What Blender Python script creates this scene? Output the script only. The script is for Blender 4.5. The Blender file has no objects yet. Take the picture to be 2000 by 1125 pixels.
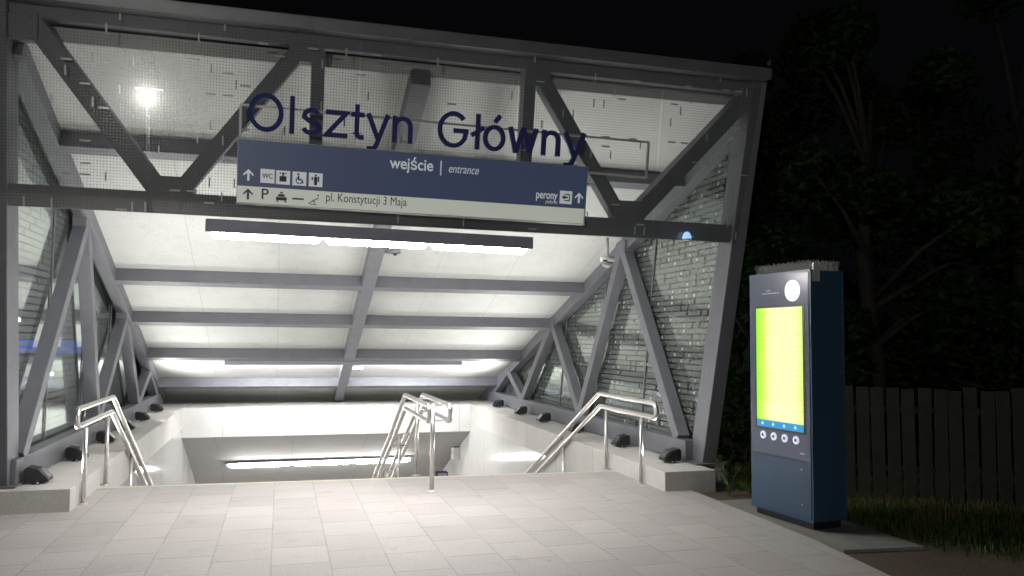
import bpy, bmesh, math, random
from mathutils import Vector, Matrix, Euler
random.seed(7)
S = bpy.context.scene
COL = S.collection
R = math.radians
# ------------------------------------------------------------------ camera
cam_d = bpy.data.cameras.new('camera'); cam = bpy.data.objects.new('camera', cam_d); COL.objects.link(cam)
S.camera = cam
cam_d.sensor_width = 36; cam_d.lens = 1539.665 / 2000 * 36; cam_d.clip_end = 600; cam_d.clip_start = .05
yaw, pit, rol = R(16.292), R(3.771), R(.571)
fw = Vector((math.sin(yaw)*math.cos(pit), math.cos(yaw)*math.cos(pit), math.sin(pit)))
rt = Vector((math.cos(yaw), -math.sin(yaw), 0)); up = rt.cross(fw)
r2 = rt*math.cos(rol) + up*math.sin(rol); u2 = -rt*math.sin(rol) + up*math.cos(rol)
cam.matrix_world = Matrix(((r2.x, u2.x, -fw.x, 0), (r2.y, u2.y, -fw.y, 0), (r2.z, u2.z, -fw.z, 1.6), (0, 0, 0, 1)))
# ------------------------------------------------------------------ world: night sky
w = bpy.data.worlds.new('World'); S.world = w; w.use_nodes = True
bgn = w.node_tree.nodes['Background']
bgn.inputs['Color'].default_value = (.55, .6, .75, 1); bgn.inputs['Strength'].default_value = .0022
S.view_settings.view_transform = 'Standard'; S.view_settings.look = 'None'
S.view_settings.exposure = 0.32; S.view_settings.gamma = 1
TUBE_W = 240.0       # radiance of the canopy tubes
STREET_W = 1500.0   # street lamp behind the photographer
FLOOD_W = 34.0
# ------------------------------------------------------------------ node helpers
class NT:
    def __init__(s, name):
        s.m = bpy.data.materials.new(name); s.m.use_nodes = True; s.t = s.m.node_tree; s.n = s.t.nodes; s.l = s.t.links
        s.p = s.n['Principled BSDF']; s.out = s.n['Material Output']
    def new(s, typ, **k):
        n = s.n.new(typ)
        for a, v in k.items(): setattr(n, a, v)
        return n
    def put(s, sock, v):
        if isinstance(v, bpy.types.NodeSocket): s.l.new(v, sock)
        else: sock.default_value = v
    def math(s, op, a, b=0.0, c=None):
        n = s.new('ShaderNodeMath', operation=op); s.put(n.inputs[0], a); s.put(n.inputs[1], b)
        if c is not None: s.put(n.inputs[2], c)
        return n.outputs[0]
    def coord(s, kind='Object'): return s.new('ShaderNodeTexCoord').outputs[kind]
    def noise(s, vec, scale, detail=4, rough=.55):
        n = s.new('ShaderNodeTexNoise'); s.l.new(vec, n.inputs['Vector']); n.inputs['Scale'].default_value = scale
        n.inputs['Detail'].default_value = detail; n.inputs['Roughness'].default_value = rough; return n.outputs['Fac']
    def ramp(s, f, stops):
        n = s.new('ShaderNodeValToRGB'); s.l.new(f, n.inputs[0]); e = n.color_ramp.elements
        while len(e) < len(stops): e.new(.5)
        for i, (p, c) in enumerate(stops): e[i].position = p; e[i].color = (*c, 1)
        return n.outputs[0]
    def mixc(s, f, a, b, blend='MIX'):
        n = s.new('ShaderNodeMix', data_type='RGBA', blend_type=blend); s.put(n.inputs[0], f)
        for i, v in ((6, a), (7, b)):
            if isinstance(v, tuple): v = (*v, 1)
            s.put(n.inputs[i], v)
        return n.outputs[2]
    def bump(s, h, strength=.3, dist=.01):
        n = s.new('ShaderNodeBump'); n.inputs['Strength'].default_value = strength; n.inputs['Distance'].default_value = dist
        s.l.new(h, n.inputs['Height']); s.l.new(n.outputs[0], s.p.inputs['Normal'])
def surf(name, col, rough=.5, metal=0.0, var=.12, scale=6, bump=0.0, spec=.5):
    t = NT(name); c = t.coord()
    f = t.noise(c, scale, 5, .6)
    a = tuple(x*(1-var) for x in col); b = tuple(min(1, x*(1+var)) for x in col)
    t.l.new(t.ramp(f, [(.3, a), (.7, b)]), t.p.inputs['Base Color'])
    t.p.inputs['Metallic'].default_value = metal; t.p.inputs['Specular IOR Level'].default_value = spec
    g = t.noise(c, scale*3.1, 3)
    n = t.new('ShaderNodeMapRange'); t.l.new(g, n.inputs[0]); n.inputs[3].default_value = max(.02, rough-.08); n.inputs[4].default_value = rough+.08
    t.l.new(n.outputs[0], t.p.inputs['Roughness'])
    if bump: t.bump(t.noise(c, scale*12, 4), bump)
    return t.m
def emit(name, col, st, base=(.02, .02, .02)):
    t = NT(name); t.p.inputs['Base Color'].default_value = (*base, 1)
    t.p.inputs['Emission Color'].default_value = (*col, 1); t.p.inputs['Emission Strength'].default_value = st
    t.p.inputs['Roughness'].default_value = .3
    return t.m
# ------------------------------------------------------------------ materials
M = {}
M['steel'] = surf('grey_painted_steel', (.15, .155, .175), .5, .0, .1, 4)
M['capping'] = surf('capping_sheet', (.15, .155, .165), .4, .3, .15, 3)
M['inox'] = surf('brushed_stainless', (.66, .64, .62), .36, 1.0, .06, 20)
M['black'] = surf('black_plastic', (.012, .012, .014), .4, 0, .2, 10)
M['white'] = surf('white_plastic', (.7, .7, .7), .35, 0, .05, 10)
M['ltgrey'] = surf('light_grey_paint', (.42, .43, .43), .4, .2, .06, 10)
M['housing'] = surf('lamp_housing_metal', (.24, .26, .31), .45, .2, .08, 8)
M['tube'] = emit('lit_tube_diffuser', (1, .97, .95), TUBE_W)
M['tube_in'] = emit('lit_tunnel_diffuser', (1, .98, .95), 85)
M['navy'] = surf('navy_letter_paint', (.03, .038, .16), .6, 0, .08, 10, spec=.2)
M['concrete_dark'] = surf('weathered_concrete', (.2, .2, .18), .8, 0, .2, 3, .3)
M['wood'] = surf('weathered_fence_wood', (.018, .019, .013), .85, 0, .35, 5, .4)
M['bark'] = surf('tree_bark', (.028, .024, .018), .9, 0, .35, 9, .6)
# paving: staggered slabs, columns run towards the stairs
def paving():
    t = NT('grey_paving_slabs'); c = t.coord()
    sp = t.new('ShaderNodeSeparateXYZ'); t.l.new(c, sp.inputs[0])
    x = t.math('ADD', sp.outputs[0], .02); y = t.math('ADD', sp.outputs[1], .275)
    W, D = .407, .475
    cx = t.math('DIVIDE', x, W); ix = t.math('FLOOR', cx); fx = t.math('FRACT', cx)
    off = t.math('FRACT', t.math('MULTIPLY', ix, .39))
    cy = t.math('ADD', t.math('DIVIDE', y, D), off); iy = t.math('FLOOR', cy); fy = t.math('FRACT', cy)
    ex = t.math('ABSOLUTE', t.math('SUBTRACT', fx, .5)); ey = t.math('ABSOLUTE', t.math('SUBTRACT', fy, .5))
    jx = t.math('GREATER_THAN', ex, .5 - .0055/W); jy = t.math('GREATER_THAN', ey, .5 - .0055/D)
    j = t.math('MAXIMUM', t.math('MULTIPLY', jx, .7), jy)
    cv = t.new('ShaderNodeCombineXYZ'); t.l.new(ix, cv.inputs[0]); t.l.new(iy, cv.inputs[1])
    wn = t.new('ShaderNodeTexWhiteNoise', noise_dimensions='2D'); t.l.new(cv.outputs[0], wn.inputs['Vector'])
    tile = t.ramp(wn.outputs['Value'], [(0, (.35, .33, .32)), (.5, (.42, .40, .385)), (1, (.48, .455, .44))])
    n1 = t.noise(c, 1.2, 6, .6); n2 = t.noise(c, 60, 3, .7)
    col = t.mixc(.4, tile, t.ramp(n1, [(.3, (.33, .30, .285)), (.7, (.48, .45, .43))]))
    col = t.mixc(.25, col, t.ramp(n2, [(.35, (.22, .21, .2)), (.65, (.6, .57, .55))]))
    # worn stains
    n3 = t.noise(c, 3.3, 5, .7)
    st = t.ramp(n3, [(.58, (0, 0, 0)), (.72, (.35, .35, .35))])
    col = t.mixc(st, col, (.2, .18, .165))
    vg = t.new('ShaderNodeTexVoronoi'); t.l.new(c, vg.inputs['Vector']); vg.inputs['Scale'].default_value = 3.7
    gum = t.math('MULTIPLY', t.math('LESS_THAN', vg.outputs['Distance'], .055), t.math('GREATER_THAN', t.noise(c, 1.1, 2), .52))
    col = t.mixc(t.math('MULTIPLY', gum, .45), col, (.12, .11, .10))
    jn = t.math('MULTIPLY', j, t.math('MULTIPLY', t.math('POWER', t.noise(c, 2.2, 3), 1.6), 2.0))
    col = t.mixc(jn, col, (.235, .215, .20))
    t.l.new(col, t.p.inputs['Base Color']); t.p.inputs['Roughness'].default_value = .6
    h = t.math('SUBTRACT', t.math('MULTIPLY', n2, .25), j); t.bump(h, .35, .004)
    return t.m
M['paving'] = paving()
def panels(name, ca, cb, pw, rough, axis=1, joint=.006, z0=None):
    """stone cladding with vertical joints every pw metres along an axis"""
    t = NT(name); c = t.coord(); sp = t.new('ShaderNodeSeparateXYZ'); t.l.new(c, sp.inputs[0])
    f = t.math('FRACT', t.math('DIVIDE', t.math('ADD', sp.outputs[axis], 50.15), pw))
    j = t.math('GREATER_THAN', t.math('ABSOLUTE', t.math('SUBTRACT', f, .5)), .5-joint/pw)
    n1 = t.noise(c, 1.5, 6, .6); n2 = t.noise(c, 90, 2, .6)
    col = t.ramp(n1, [(.3, ca), (.7, cb)])
    col = t.mixc(.22, col, t.ramp(n2, [(.4, tuple(x*.6 for x in ca)), (.6, tuple(min(.85, x*1.3) for x in cb))]))
    col = t.mixc(t.math('MULTIPLY', j, .6), col, (.15, .15, .14))
    t.l.new(col, t.p.inputs['Base Color']); t.p.inputs['Roughness'].default_value = rough
    return t.m
M['wall'] = panels('polished_wall_stone', (.60, .60, .59), (.70, .70, .68), 1.45, .08)
M['headwall'] = panels('head_wall_panel', (.62, .62, .61), (.72, .72, .70), 1.2, .5, axis=0)
M['cap'] = panels('plinth_stone', (.48, .475, .45), (.60, .59, .56), 1.45, .7)
M['step'] = panels('stair_stone', (.42, .40, .38), (.5, .48, .45), .9, .6, axis=0)
def slats():
    t = NT('metal_slat_ceiling'); c = t.coord(); sp = t.new('ShaderNodeSeparateXYZ'); t.l.new(c, sp.inputs[0])
    f = t.math('FRACT', t.math('DIVIDE', sp.outputs[1], .14)); j = t.math('LESS_THAN', f, .12)
    g = t.math('FRACT', t.math('DIVIDE', t.math('ADD', sp.outputs[0], 50.3), 1.5)); k = t.math('LESS_THAN', g, .008)
    col = t.mixc(t.math('MAXIMUM', t.math('MULTIPLY', j, .45), t.math('MULTIPLY', k, .5)), (.34, .34, .335), (.15, .15, .15))
    t.l.new(col, t.p.inputs['Base Color']); t.p.inputs['Roughness'].default_value = .8
    return t.m
M['slats'] = slats()
def roofmat():
    t = NT('speckled_roof_panel'); c = t.coord()
    n1 = t.noise(c, .7, 4); base = t.ramp(n1, [(.3, (.44, .455, .45)), (.7, (.53, .55, .545))])
    v = t.new('ShaderNodeTexVoronoi'); mp = t.new('ShaderNodeMapping'); t.l.new(c, mp.inputs[0]); mp.inputs['Scale'].default_value = (26, 11, 11)
    t.l.new(mp.outputs[0], v.inputs['Vector']); v.inputs['Scale'].default_value = 1
    d = t.math('LESS_THAN', v.outputs['Distance'], .16)
    n2 = t.noise(c, 9, 3); d2 = t.math('MULTIPLY', d, t.math('GREATER_THAN', n2, .46))
    col = t.mixc(t.math('MULTIPLY', d2, .65), base, (.18, .19, .15))
    sp = t.new('ShaderNodeSeparateXYZ'); t.l.new(c, sp.inputs[0])
    sx_ = t.math('LESS_THAN', t.math('FRACT', t.math('DIVIDE', t.math('ADD', sp.outputs[0], 50.3), 1.17)), .009)
    col = t.mixc(t.math('MULTIPLY', sx_, .45), col, (.15, .15, .14))
    n4 = t.noise(c, 2.6, 6, .7); col = t.mixc(t.ramp(n4, [(.5, (0, 0, 0)), (.75, (.3, .3, .3))]), col, (.25, .25, .22))
    n3 = t.noise(c, 160, 2); col = t.mixc(.25, col, t.ramp(n3, [(.4, (.36, .36, .33)), (.6, (.75, .75, .7))]))
    t.l.new(col, t.p.inputs['Base Color']); t.p.inputs['Roughness'].default_value = .7
    return t.m
M['roof'] = roofmat()
def glass(name, kind):
    """thin clear glass with a printed frit: pattern in metres along the pane's UV map"""
    t = NT(name); uv = t.coord('UV'); sp = t.new('ShaderNodeSeparateXYZ'); t.l.new(uv, sp.inputs[0]); u, v = sp.outputs[0], sp.outputs[1]
    def cells(cu, cv_, seed):
        a = t.math('DIVIDE', t.math('ADD', u, seed), cu); b = t.math('DIVIDE', v, cv_)
        q = t.new('ShaderNodeCombineXYZ'); t.l.new(t.math('FLOOR', a), q.inputs[0]); t.l.new(t.math('FLOOR', b), q.inputs[1])
        wn = t.new('ShaderNodeTexWhiteNoise', noise_dimensions='2D'); t.l.new(q.outputs[0], wn.inputs['Vector'])
        return wn.outputs['Value'], t.math('ABSOLUTE', t.math('SUBTRACT', t.math('FRACT', a), .5)), t.math('ABSOLUTE', t.math('SUBTRACT', t.math('FRACT', b), .5))
    AND = lambda *a: a[0] if len(a) == 1 else t.math('MULTIPLY', a[0], AND(*a[1:]))
    LT = lambda a, b: t.math('LESS_THAN', a, b); GT = lambda a, b: t.math('GREATER_THAN', a, b); OR = lambda a, b: t.math('MAXIMUM', a, b)
    p = .027
    su = t.math('ABSOLUTE', t.math('SUBTRACT', t.math('FRACT', t.math('DIVIDE', u, p)), .5)); sv = t.math('ABSOLUTE', t.math('SUBTRACT', t.math('FRACT', t.math('DIVIDE', v, p)), .5))
    dots = AND(LT(su, .23), LT(sv, .23))
    if kind == 'front':
        r1, a1, b1 = cells(.11, .13, 9.0); r2_, a2, b2 = cells(.15, .10, 4.3)
        dv = AND(LT(r1, .09), LT(a1, .065), LT(b1, .33)); dh = AND(LT(r2_, .09), LT(a2, .3), LT(b2, .08))
        bright = OR(dv, dh); nz = t.noise(uv, 2.3, 3); mask = OR(t.math('MULTIPLY', dots, t.math('ADD', .12, t.math('MULTIPLY', nz, .55))), bright)
    else:
        row = .075
        r1, a1, b1 = cells(.17, row, 3.3); r2_, a2, b2 = cells(.052, row, 1.7)
        band = LT(b1, .39)                         # printed strips with clear gaps between them
        hole = AND(LT(r1, .2), LT(a1, .13)); link = AND(LT(r2_, .16), LT(a2, .22))
        mask = t.math('MULTIPLY', OR(t.math('MULTIPLY', band, t.math('SUBTRACT', 1.0, hole)), link), .62)
        r3, a3, b3 = cells(.19, row, 6.1)
        bright = AND(GT(r3, .80), LT(a3, .10), LT(b3, .22)); mask = OR(mask, bright)
    fr = t.p
    fr.inputs['Roughness'].default_value = .2
    t.l.new(t.mixc(bright, (.30, .32, .31) if kind == 'front' else (.235, .265, .25) if kind == 'side' else (.42, .44, .44), (.45, .5, .48)), fr.inputs['Base Color'])  # left frit is paler: the pane's milky reflection put into its colour
    tr = t.new('ShaderNodeBsdfTransparent'); tr.inputs[0].default_value = (.86, .885, .875, 1) if kind == 'front' else (.80, .87, .84, 1)
    gl = t.new('ShaderNodeBsdfGlossy'); gl.inputs[0].default_value = (1, 1, 1, 1) if kind == 'front' else (.8, .88, .83, 1); gl.inputs['Roughness'].default_value = .012 if kind == 'front' else .05
    lw = t.new('ShaderNodeLayerWeight'); fc = t.math('ADD', .045, t.math('MULTIPLY', t.math('POWER', lw.outputs['Facing'], 5.0), .95))
    f2 = t.math('MINIMUM', t.math('MULTIPLY', fc, 1.6 if kind == 'front' else 2.3 if kind == 'left' else 2.3), 1.0)
    m1 = t.new('ShaderNodeMixShader'); t.l.new(mask, m1.inputs[0]); t.l.new(tr.outputs[0], m1.inputs[1]); t.l.new(fr.outputs[0], m1.inputs[2])
    gl2 = t.new('ShaderNodeBsdfGlossy'); gl2.inputs['Roughness'].default_value = .11; gl2.inputs[0].default_value = gl.inputs[0].default_value
    mg = t.new('ShaderNodeMixShader'); t.put(mg.inputs[0], .07 if kind == 'front' else .4); t.l.new(gl.outputs[0], mg.inputs[1]); t.l.new(gl2.outputs[0], mg.inputs[2])
    m2 = t.new('ShaderNodeMixShader'); t.l.new(f2, m2.inputs[0]); t.l.new(m1.outputs[0], m2.inputs[1]); t.l.new(mg.outputs[0], m2.inputs[2])
    t.l.new(m2.outputs[0], t.out.inputs['Surface'])
    return t.m
M['fglass'] = glass('front_fritted_glass', 'front'); M['sglass'] = glass('side_fritted_glass', 'side'); M['lglass'] = glass('left_fritted_glass_lit_tone', 'left')
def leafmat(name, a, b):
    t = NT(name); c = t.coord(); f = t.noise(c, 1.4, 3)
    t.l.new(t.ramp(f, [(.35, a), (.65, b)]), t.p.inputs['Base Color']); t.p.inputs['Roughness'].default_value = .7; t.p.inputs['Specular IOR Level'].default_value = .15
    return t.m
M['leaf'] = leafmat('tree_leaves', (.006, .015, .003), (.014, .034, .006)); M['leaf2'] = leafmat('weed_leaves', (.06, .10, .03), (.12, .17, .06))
M['grass'] = leafmat('grass_blades', (.025, .05, .01), (.06, .085, .02)); M['dry'] = leafmat('dry_grass_blades', (.05, .055, .02), (.10, .09, .035))
def soil():
    t = NT('bare_soil_and_turf'); c = t.coord(); n1 = t.noise(c, .9, 6, .65); n2 = t.noise(c, 35, 4, .7)
    col = t.ramp(n1, [(.38, (.05, .06, .02)), (.5, (.10, .075, .05)), (.65, (.15, .10, .07))])
    col = t.mixc(.45, col, t.ramp(n2, [(.35, (.04, .03, .02)), (.65, (.2, .15, .11))]))
    t.l.new(col, t.p.inputs['Base Color']); t.p.inputs['Roughness'].default_value = .95; t.bump(n2, .9, .03)
    return t.m
M['soil'] = soil()
# ------------------------------------------------------------------ object helpers
def link(name, me, mat, parent=None):
    o = bpy.data.objects.new(name, me); COL.objects.link(o)
    if mat is not None:
        me.materials.clear(); me.materials.append(mat)
    if parent: o.parent = parent
    return o
def wpos(p):
    v = Vector((0, 0, 0))
    while p: v += Vector(p.location); p = p.parent
    return v
def obj(name, bm, mat, parent=None, smooth=False, local=False):
    """bm holds world coordinates (or local ones) -> one mesh object"""
    if parent and not local: bmesh.ops.translate(bm, verts=bm.verts, vec=-wpos(parent))
    me = bpy.data.meshes.new(name); bm.to_mesh(me); bm.free()
    if smooth:
        for p in me.polygons: p.use_smooth = True
    return link(name, me, mat, parent)
def tag(o, label=None, cat=None, group=None, kind=None):
    if label: o['label'] = label
    if cat: o['category'] = cat
    if group: o['group'] = group
    if kind: o['kind'] = kind
    return o
def thing(name, label, cat, loc=(0, 0, 0), rz=0, group=None):
    o = bpy.data.objects.new(name, None); COL.objects.link(o); o.location = loc; o.rotation_euler = (0, 0, rz); o.empty_display_size = .2
    return tag(o, label, cat, group)
def copy_tree(o, parent=None):
    c = o.copy(); COL.objects.link(c)
    if parent: c.parent = parent
    for ch in list(o.children): copy_tree(ch, c)
    return c
V = Vector
def box(bm, lo, hi, bev=0.0):
    r = bmesh.ops.create_cube(bm, size=1); vs = r['verts']
    for v in vs:
        v.co = V([lo[i] if v.co[i] < 0 else hi[i] for i in range(3)])
    if bev:
        es = list({e for v in vs for e in v.link_edges}); bmesh.ops.bevel(bm, geom=es, offset=bev, segments=2, affect='EDGES', profile=.6)
def beam(bm, a, b, w, h, up=(0, 0, 1), bev=.008, ext=0.0):
    """box section from a to b, w across, h along 'up'"""
    a, b = V(a), V(b); d = (b-a); L = d.length; d.normalize(); a = a-d*ext; L += 2*ext
    s = d.cross(V(up)).normalized(); u = s.cross(d).normalized()
    t = bmesh.new(); box(t, (-w/2, 0, -h/2), (w/2, L, h/2), bev)
    Mx = Matrix(((s.x, d.x, u.x, a.x), (s.y, d.y, u.y, a.y), (s.z, d.z, u.z, a.z), (0, 0, 0, 1)))
    bmesh.ops.transform(t, matrix=Mx, verts=t.verts)
    me = bpy.data.meshes.new('tmp'); t.to_mesh(me); t.free(); bm.from_mesh(me); bpy.data.meshes.remove(me)
def tube(bm, pts, r, seg=14, caps=True):
    pts = [V(p) for p in pts]; rings = []; n = len(pts); prev = None
    for i, p in enumerate(pts):
        d = ((pts[min(i+1, n-1)]-p).normalized() + (p-pts[max(i-1, 0)]).normalized()).normalized()
        if prev is None:
            ref = V((0, 0, 1)) if abs(d.z) < .9 else V((1, 0, 0)); s = d.cross(ref).normalized()
        else: s = (prev - d*prev.dot(d)).normalized()
        prev = s; u = s.cross(d)
        rr = r[i] if isinstance(r, (list, tuple)) else r
        rings.append([bm.verts.new(p + (s*math.cos(2*math.pi*k/seg) + u*math.sin(2*math.pi*k/seg))*rr) for k in range(seg)])
    for a, b in zip(rings, rings[1:]):
        for k in range(seg): bm.faces.new((a[k], a[(k+1) % seg], b[(k+1) % seg], b[k]))
    if caps: bm.faces.new(rings[0][::-1]); bm.faces.new(rings[-1])
def fillet(pts, rad=.05, n=5):
    out = [V(pts[0])]
    for i in range(1, len(pts)-1):
        p = V(pts[i]); a = (V(pts[i-1])-p); b = (V(pts[i+1])-p); ra = min(rad, a.length*.49, b.length*.49)
        A = p+a.normalized()*ra; B = p+b.normalized()*ra
        for k in range(n+1):
            t = k/n; out.append(A*(1-t)**2 + p*2*t*(1-t) + B*t*t)
    out.append(V(pts[-1])); return out
def lathe(bm, prof, seg=24, c=(0, 0, 0), mx=None):
    rings = [[V((r*math.cos(2*math.pi*k/seg), r*math.sin(2*math.pi*k/seg), z)) for k in range(seg)] for r, z in prof]
    vs = [[bm.verts.new(((mx @ q) if mx else q)+V(c)) for q in ring] for ring in rings]
    for a, b in zip(vs, vs[1:]):
        for k in range(seg): bm.faces.new((a[k], a[(k+1) % seg], b[(k+1) % seg], b[k]))
    if prof[0][0] > 1e-5: bm.faces.new(vs[0][::-1])
    if prof[-1][0] > 1e-5: bm.faces.new(vs[-1])
def prism(bm, poly, z0, z1):
    a = [bm.verts.new((x, y, z0)) for x, y in poly]; b = [bm.verts.new((x, y, z1)) for x, y in poly]; n = len(poly)
    bm.faces.new(a[::-1]); bm.faces.new(b)
    for i in range(n): bm.faces.new((a[i], a[(i+1) % n], b[(i+1) % n], b[i]))
    bmesh.ops.recalc_face_normals(bm, faces=bm.faces)
def BM(): return bmesh.new()
def lamp(name, kind, parent, loc, energy, color=(1, 1, 1), rot=(0, 0, 0), **k):
    d = bpy.data.lights.new(name, kind); d.energy = energy; d.color = color
    for a, v in k.items(): setattr(d, a, v)
    o = bpy.data.objects.new(name, d); COL.objects.link(o); o.location = loc; o.rotation_euler = rot; o.parent = parent
    return o
# ------------------------------------------------------------------ layout (metres; y runs down the stair axis)
XL, XR = -1.81, 4.0                 # stairwell inner walls
sy = lambda x: 9.23 - .039*(x-1)    # top edge of the stairs
YE = 16.78                          # head wall
CAPZ = .2
FY = lambda x, z: 8.42 - .027*x - .165*z     # plane of the leaning front truss
fu = V((1, -.027, 0)).normalized(); fz = V((0, -.165, 1)).normalized(); fn = V((-.027, -1, -.165)).normalized()
def F(x, z, out=0.0): return V((x, FY(x, z)-out*1.014, z))
def ZS(x): return .035-.012*(x+.42)      # the sign hangs very slightly out of level
SL_ = (4.307-.153)/(18.635-7.678)
def roof_z(y, x=1.0): return 4.307 - SL_*((y + .027*(x-1)) - 7.678)
def rxr(z): return 4.62 + (z-.15)/4.16*.42    # right roof edge leans out a little
xl = -2.36
# ------------------------------------------------------------------ ground
bm = BM()
def sheet(bm, poly, z):
    bm.faces.new([bm.verts.new((x, y, z)) for x, y in poly])
# one big sheet with the stairwell left open
for poly in ([(-300, -120), (XL-.3, -120), (XL-.3, 400), (-300, 400)], [(XR+.3, -120), (300, -120), (300, 400), (XR+.3, 400)],
             [(XL-.3, -120), (XR+.3, -120), (XR+.3, 8.3), (XL-.3, 8.3)], [(XL-.3, 18.2), (XR+.3, 18.2), (XR+.3, 400), (XL-.3, 400)]):
    sheet(bm, poly, -.03)
tag(obj('ground', bm, M['soil']), kind='structure')
bm = BM()
prism(bm, [(-14, -9), (3.25, -9), (3.86, 2.5), (4.09, 4.6), (4.22, 5.55), (4.3, 7.50), (4.3, 7.78), (XR, 7.78), (XR, sy(XR)), (XL, sy(XL)), (XL, 8.13), (-2.9, 8.13), (-14, 8.3)], -.13, 0)
tag(obj('paving', bm, M['paving']), kind='structure')
bm = BM(); prism(bm, [(4.226, 5.55), (4.25, 5.27), (4.95, 5.2), (4.97, 6.2), (4.95, 7.2), (4.304, 7.2), (4.304, 6.6)], -.12, -.004)
tag(obj('pavement', bm, M['concrete_dark']), kind='structure')
# grass: tufts right of the paving and round the plant
def blades(bm, n, region, hmin, hmax, wd=.006):
    for _ in range(n):
        x, y = region()
        h = random.uniform(hmin, hmax); a = random.uniform(0, 6.28); lean = random.uniform(.1, .6)*h; b = random.uniform(0, 6.28)
        dx, dy = math.cos(a)*wd, math.sin(a)*wd; lx, ly = math.cos(b)*lean, math.sin(b)*lean
        p = [bm.verts.new(q) for q in ((x-dx, y-dy, -.03), (x+dx, y+dy, -.03), (x+dx*.6+lx*.4, y+dy*.6+ly*.4, h*.6), (x-dx*.6+lx*.4, y-dy*.6+ly*.4, h*.6), (x+lx, y+ly, h))]
        bm.faces.new((p[0], p[1], p[2], p[3])); bm.faces.new((p[3], p[2], p[4]))
def reg_r():
    while True:
        x, y = random.uniform(4.9, 8.2), random.uniform(3.6, 8.0)
        if random.random() < .25: x, y = random.uniform(4.8, 8.5), random.uniform(8, 12)
        d = (x-5.0)+(y-5.2)*.9          # bare soil near the paving
        if d > random.uniform(-.2, .9) and (x > 5.02 or y > 7.4): return x, y
bm = BM(); blades(bm, 30000, reg_r, .012, .05)
tag(obj('grass', bm, M['grass']), 'short unmown grass growing right of the information totem', 'grass', kind='stuff')
def reg_d():
    k = random.choice(DRY); return random.gauss(k[0], .16), random.gauss(k[1], .12)
DRY = [(random.uniform(5.5, 7.4), random.uniform(5.9, 6.8)) for _ in range(16)] + [(random.uniform(4.9, 5.6), random.uniform(8.2, 9.5)) for _ in range(5)]
bm = BM(); blades(bm, 2600, reg_d, .03, .09)
tag(obj('dry_grass', bm, M['dry']), 'dry yellowish grass tufts in front of the dark fence', 'grass', kind='stuff')
# ------------------------------------------------------------------ stairwell
sw = thing('stairwell', 'pale polished stone stairwell with low parapets leading down to the underpass', 'stairwell', (1.1, 9.2, 0))
for s, x0, x1 in ((-1, XL-.28, XL), (1, XR, XR+.28)):
    bm = BM(); yf = 8.13 if s < 0 else 7.76
    box(bm, (x0, yf, -4.6), (x1, YE+18, CAPZ-.06) if False else (x1, YE, CAPZ-.055))
    box(bm, (x0, YE+.002, -4.6), (x1, 36, -.2))
    wl = obj('side_wall', bm, M['wall'], sw)
    bm = BM()
    out = (-3.0, XL+.004) if s < 0 else (XR-.004, 5.02)
    box(bm, (out[0], yf+.5, -.2), (out[1], 19.2, CAPZ), .006)
    obj('plinth_cap', bm, M['cap'], sw)
    bm = BM()
    if s < 0: box(bm, (-2.95, 8.12, -.12), (XL+.012, 8.626, CAPZ+.006), .006)
    else: box(bm, (XR-.012, 7.74, -.12), (4.60, 8.256, CAPZ+.006), .006)
    obj('end_block', bm, M['cap'], sw)
bm = BM(); box(bm, (XL, YE, -.38), (XR, YE+.25, CAPZ-.004), .004); obj('head_wall', bm, M['headwall'], sw)
bm = BM(); box(bm, (XL+.006, YE+.251, -.1), (XR-.006, 19.2, CAPZ-.008)); obj('rear_cap', bm, M['cap'], sw)
bm = BM()
q = [(XL+.001, YE+.02, -.383), (XR-.001, YE+.02, -.383), (XR-.001, 20.9, -2.2), (XL+.001, 20.9, -2.2)]
f = [bm.verts.new(p) for p in q]; bm.faces.new(f[::-1]); g_ = [bm.verts.new((p[0], p[1], p[2]+.12)) for p in q]; bm.faces.new(g_)
for i in range(4): bm.faces.new((f[i], f[(i+1) % 4], g_[(i+1) % 4], g_[i]))
box(bm, (XL+.001, 20.9, -2.2), (XR-.001, 36, -2.08)); obj('tunnel_ceiling', bm, M['slats'], sw)
bm = BM(); box(bm, (XL+.001, 35.5, -4.4), (XR-.001, 35.8, -2.2)); obj('end_wall', bm, M['headwall'], sw)
st = thing('staircase', 'pale stone staircase going down between the polished walls', 'stairs', (1.1, 9.2, 0))
bm = BM(); z = 0; yy = 0; N = 26
for i in range(N):
    z0 = -.16*(i+1); y0 = .325*i; y1 = .325*(i+1)
    a = [(XL+.002, sy(XL)+y0), (XR-.002, sy(XR)+y0), (XR-.002, sy(XR)+y1), (XL+.002, sy(XL)+y1)]
    for lo_, hi_ in ((z0-.3, z0),):
        b0 = [bm.verts.new((x, y, lo_)) for x, y in a]; b1 = [bm.verts.new((x, y, hi_)) for x, y in a]
        bm.faces.new(b1)
        for k in range(4): bm.faces.new((b0[k], b0[(k+1) % 4], b1[(k+1) % 4], b1[k]))
obj('stair_flight', bm, M['step'], st)
bm = BM(); box(bm, (XL+.002, sy(1)+.325*N-.2, -4.3), (XR-.002, 35.5, -.16*N-.01)); obj('landing', bm, M['step'], st)
bm = BM()
y0 = .004
a = [bm.verts.new(p) for p in ((XL+.01, sy(XL)-.07, .003), (XR-.01, sy(XR)-.07, .003), (XR-.01, sy(XR)-.002, .003), (XL+.01, sy(XL)-.002, .003))]; bm.faces.new(a)
M['nosing'] = surf('pale_stair_nosing', (.62, .57, .46), .5, 0, .08, 5)
obj('nosing_strip', bm, M['nosing'], st)
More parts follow.
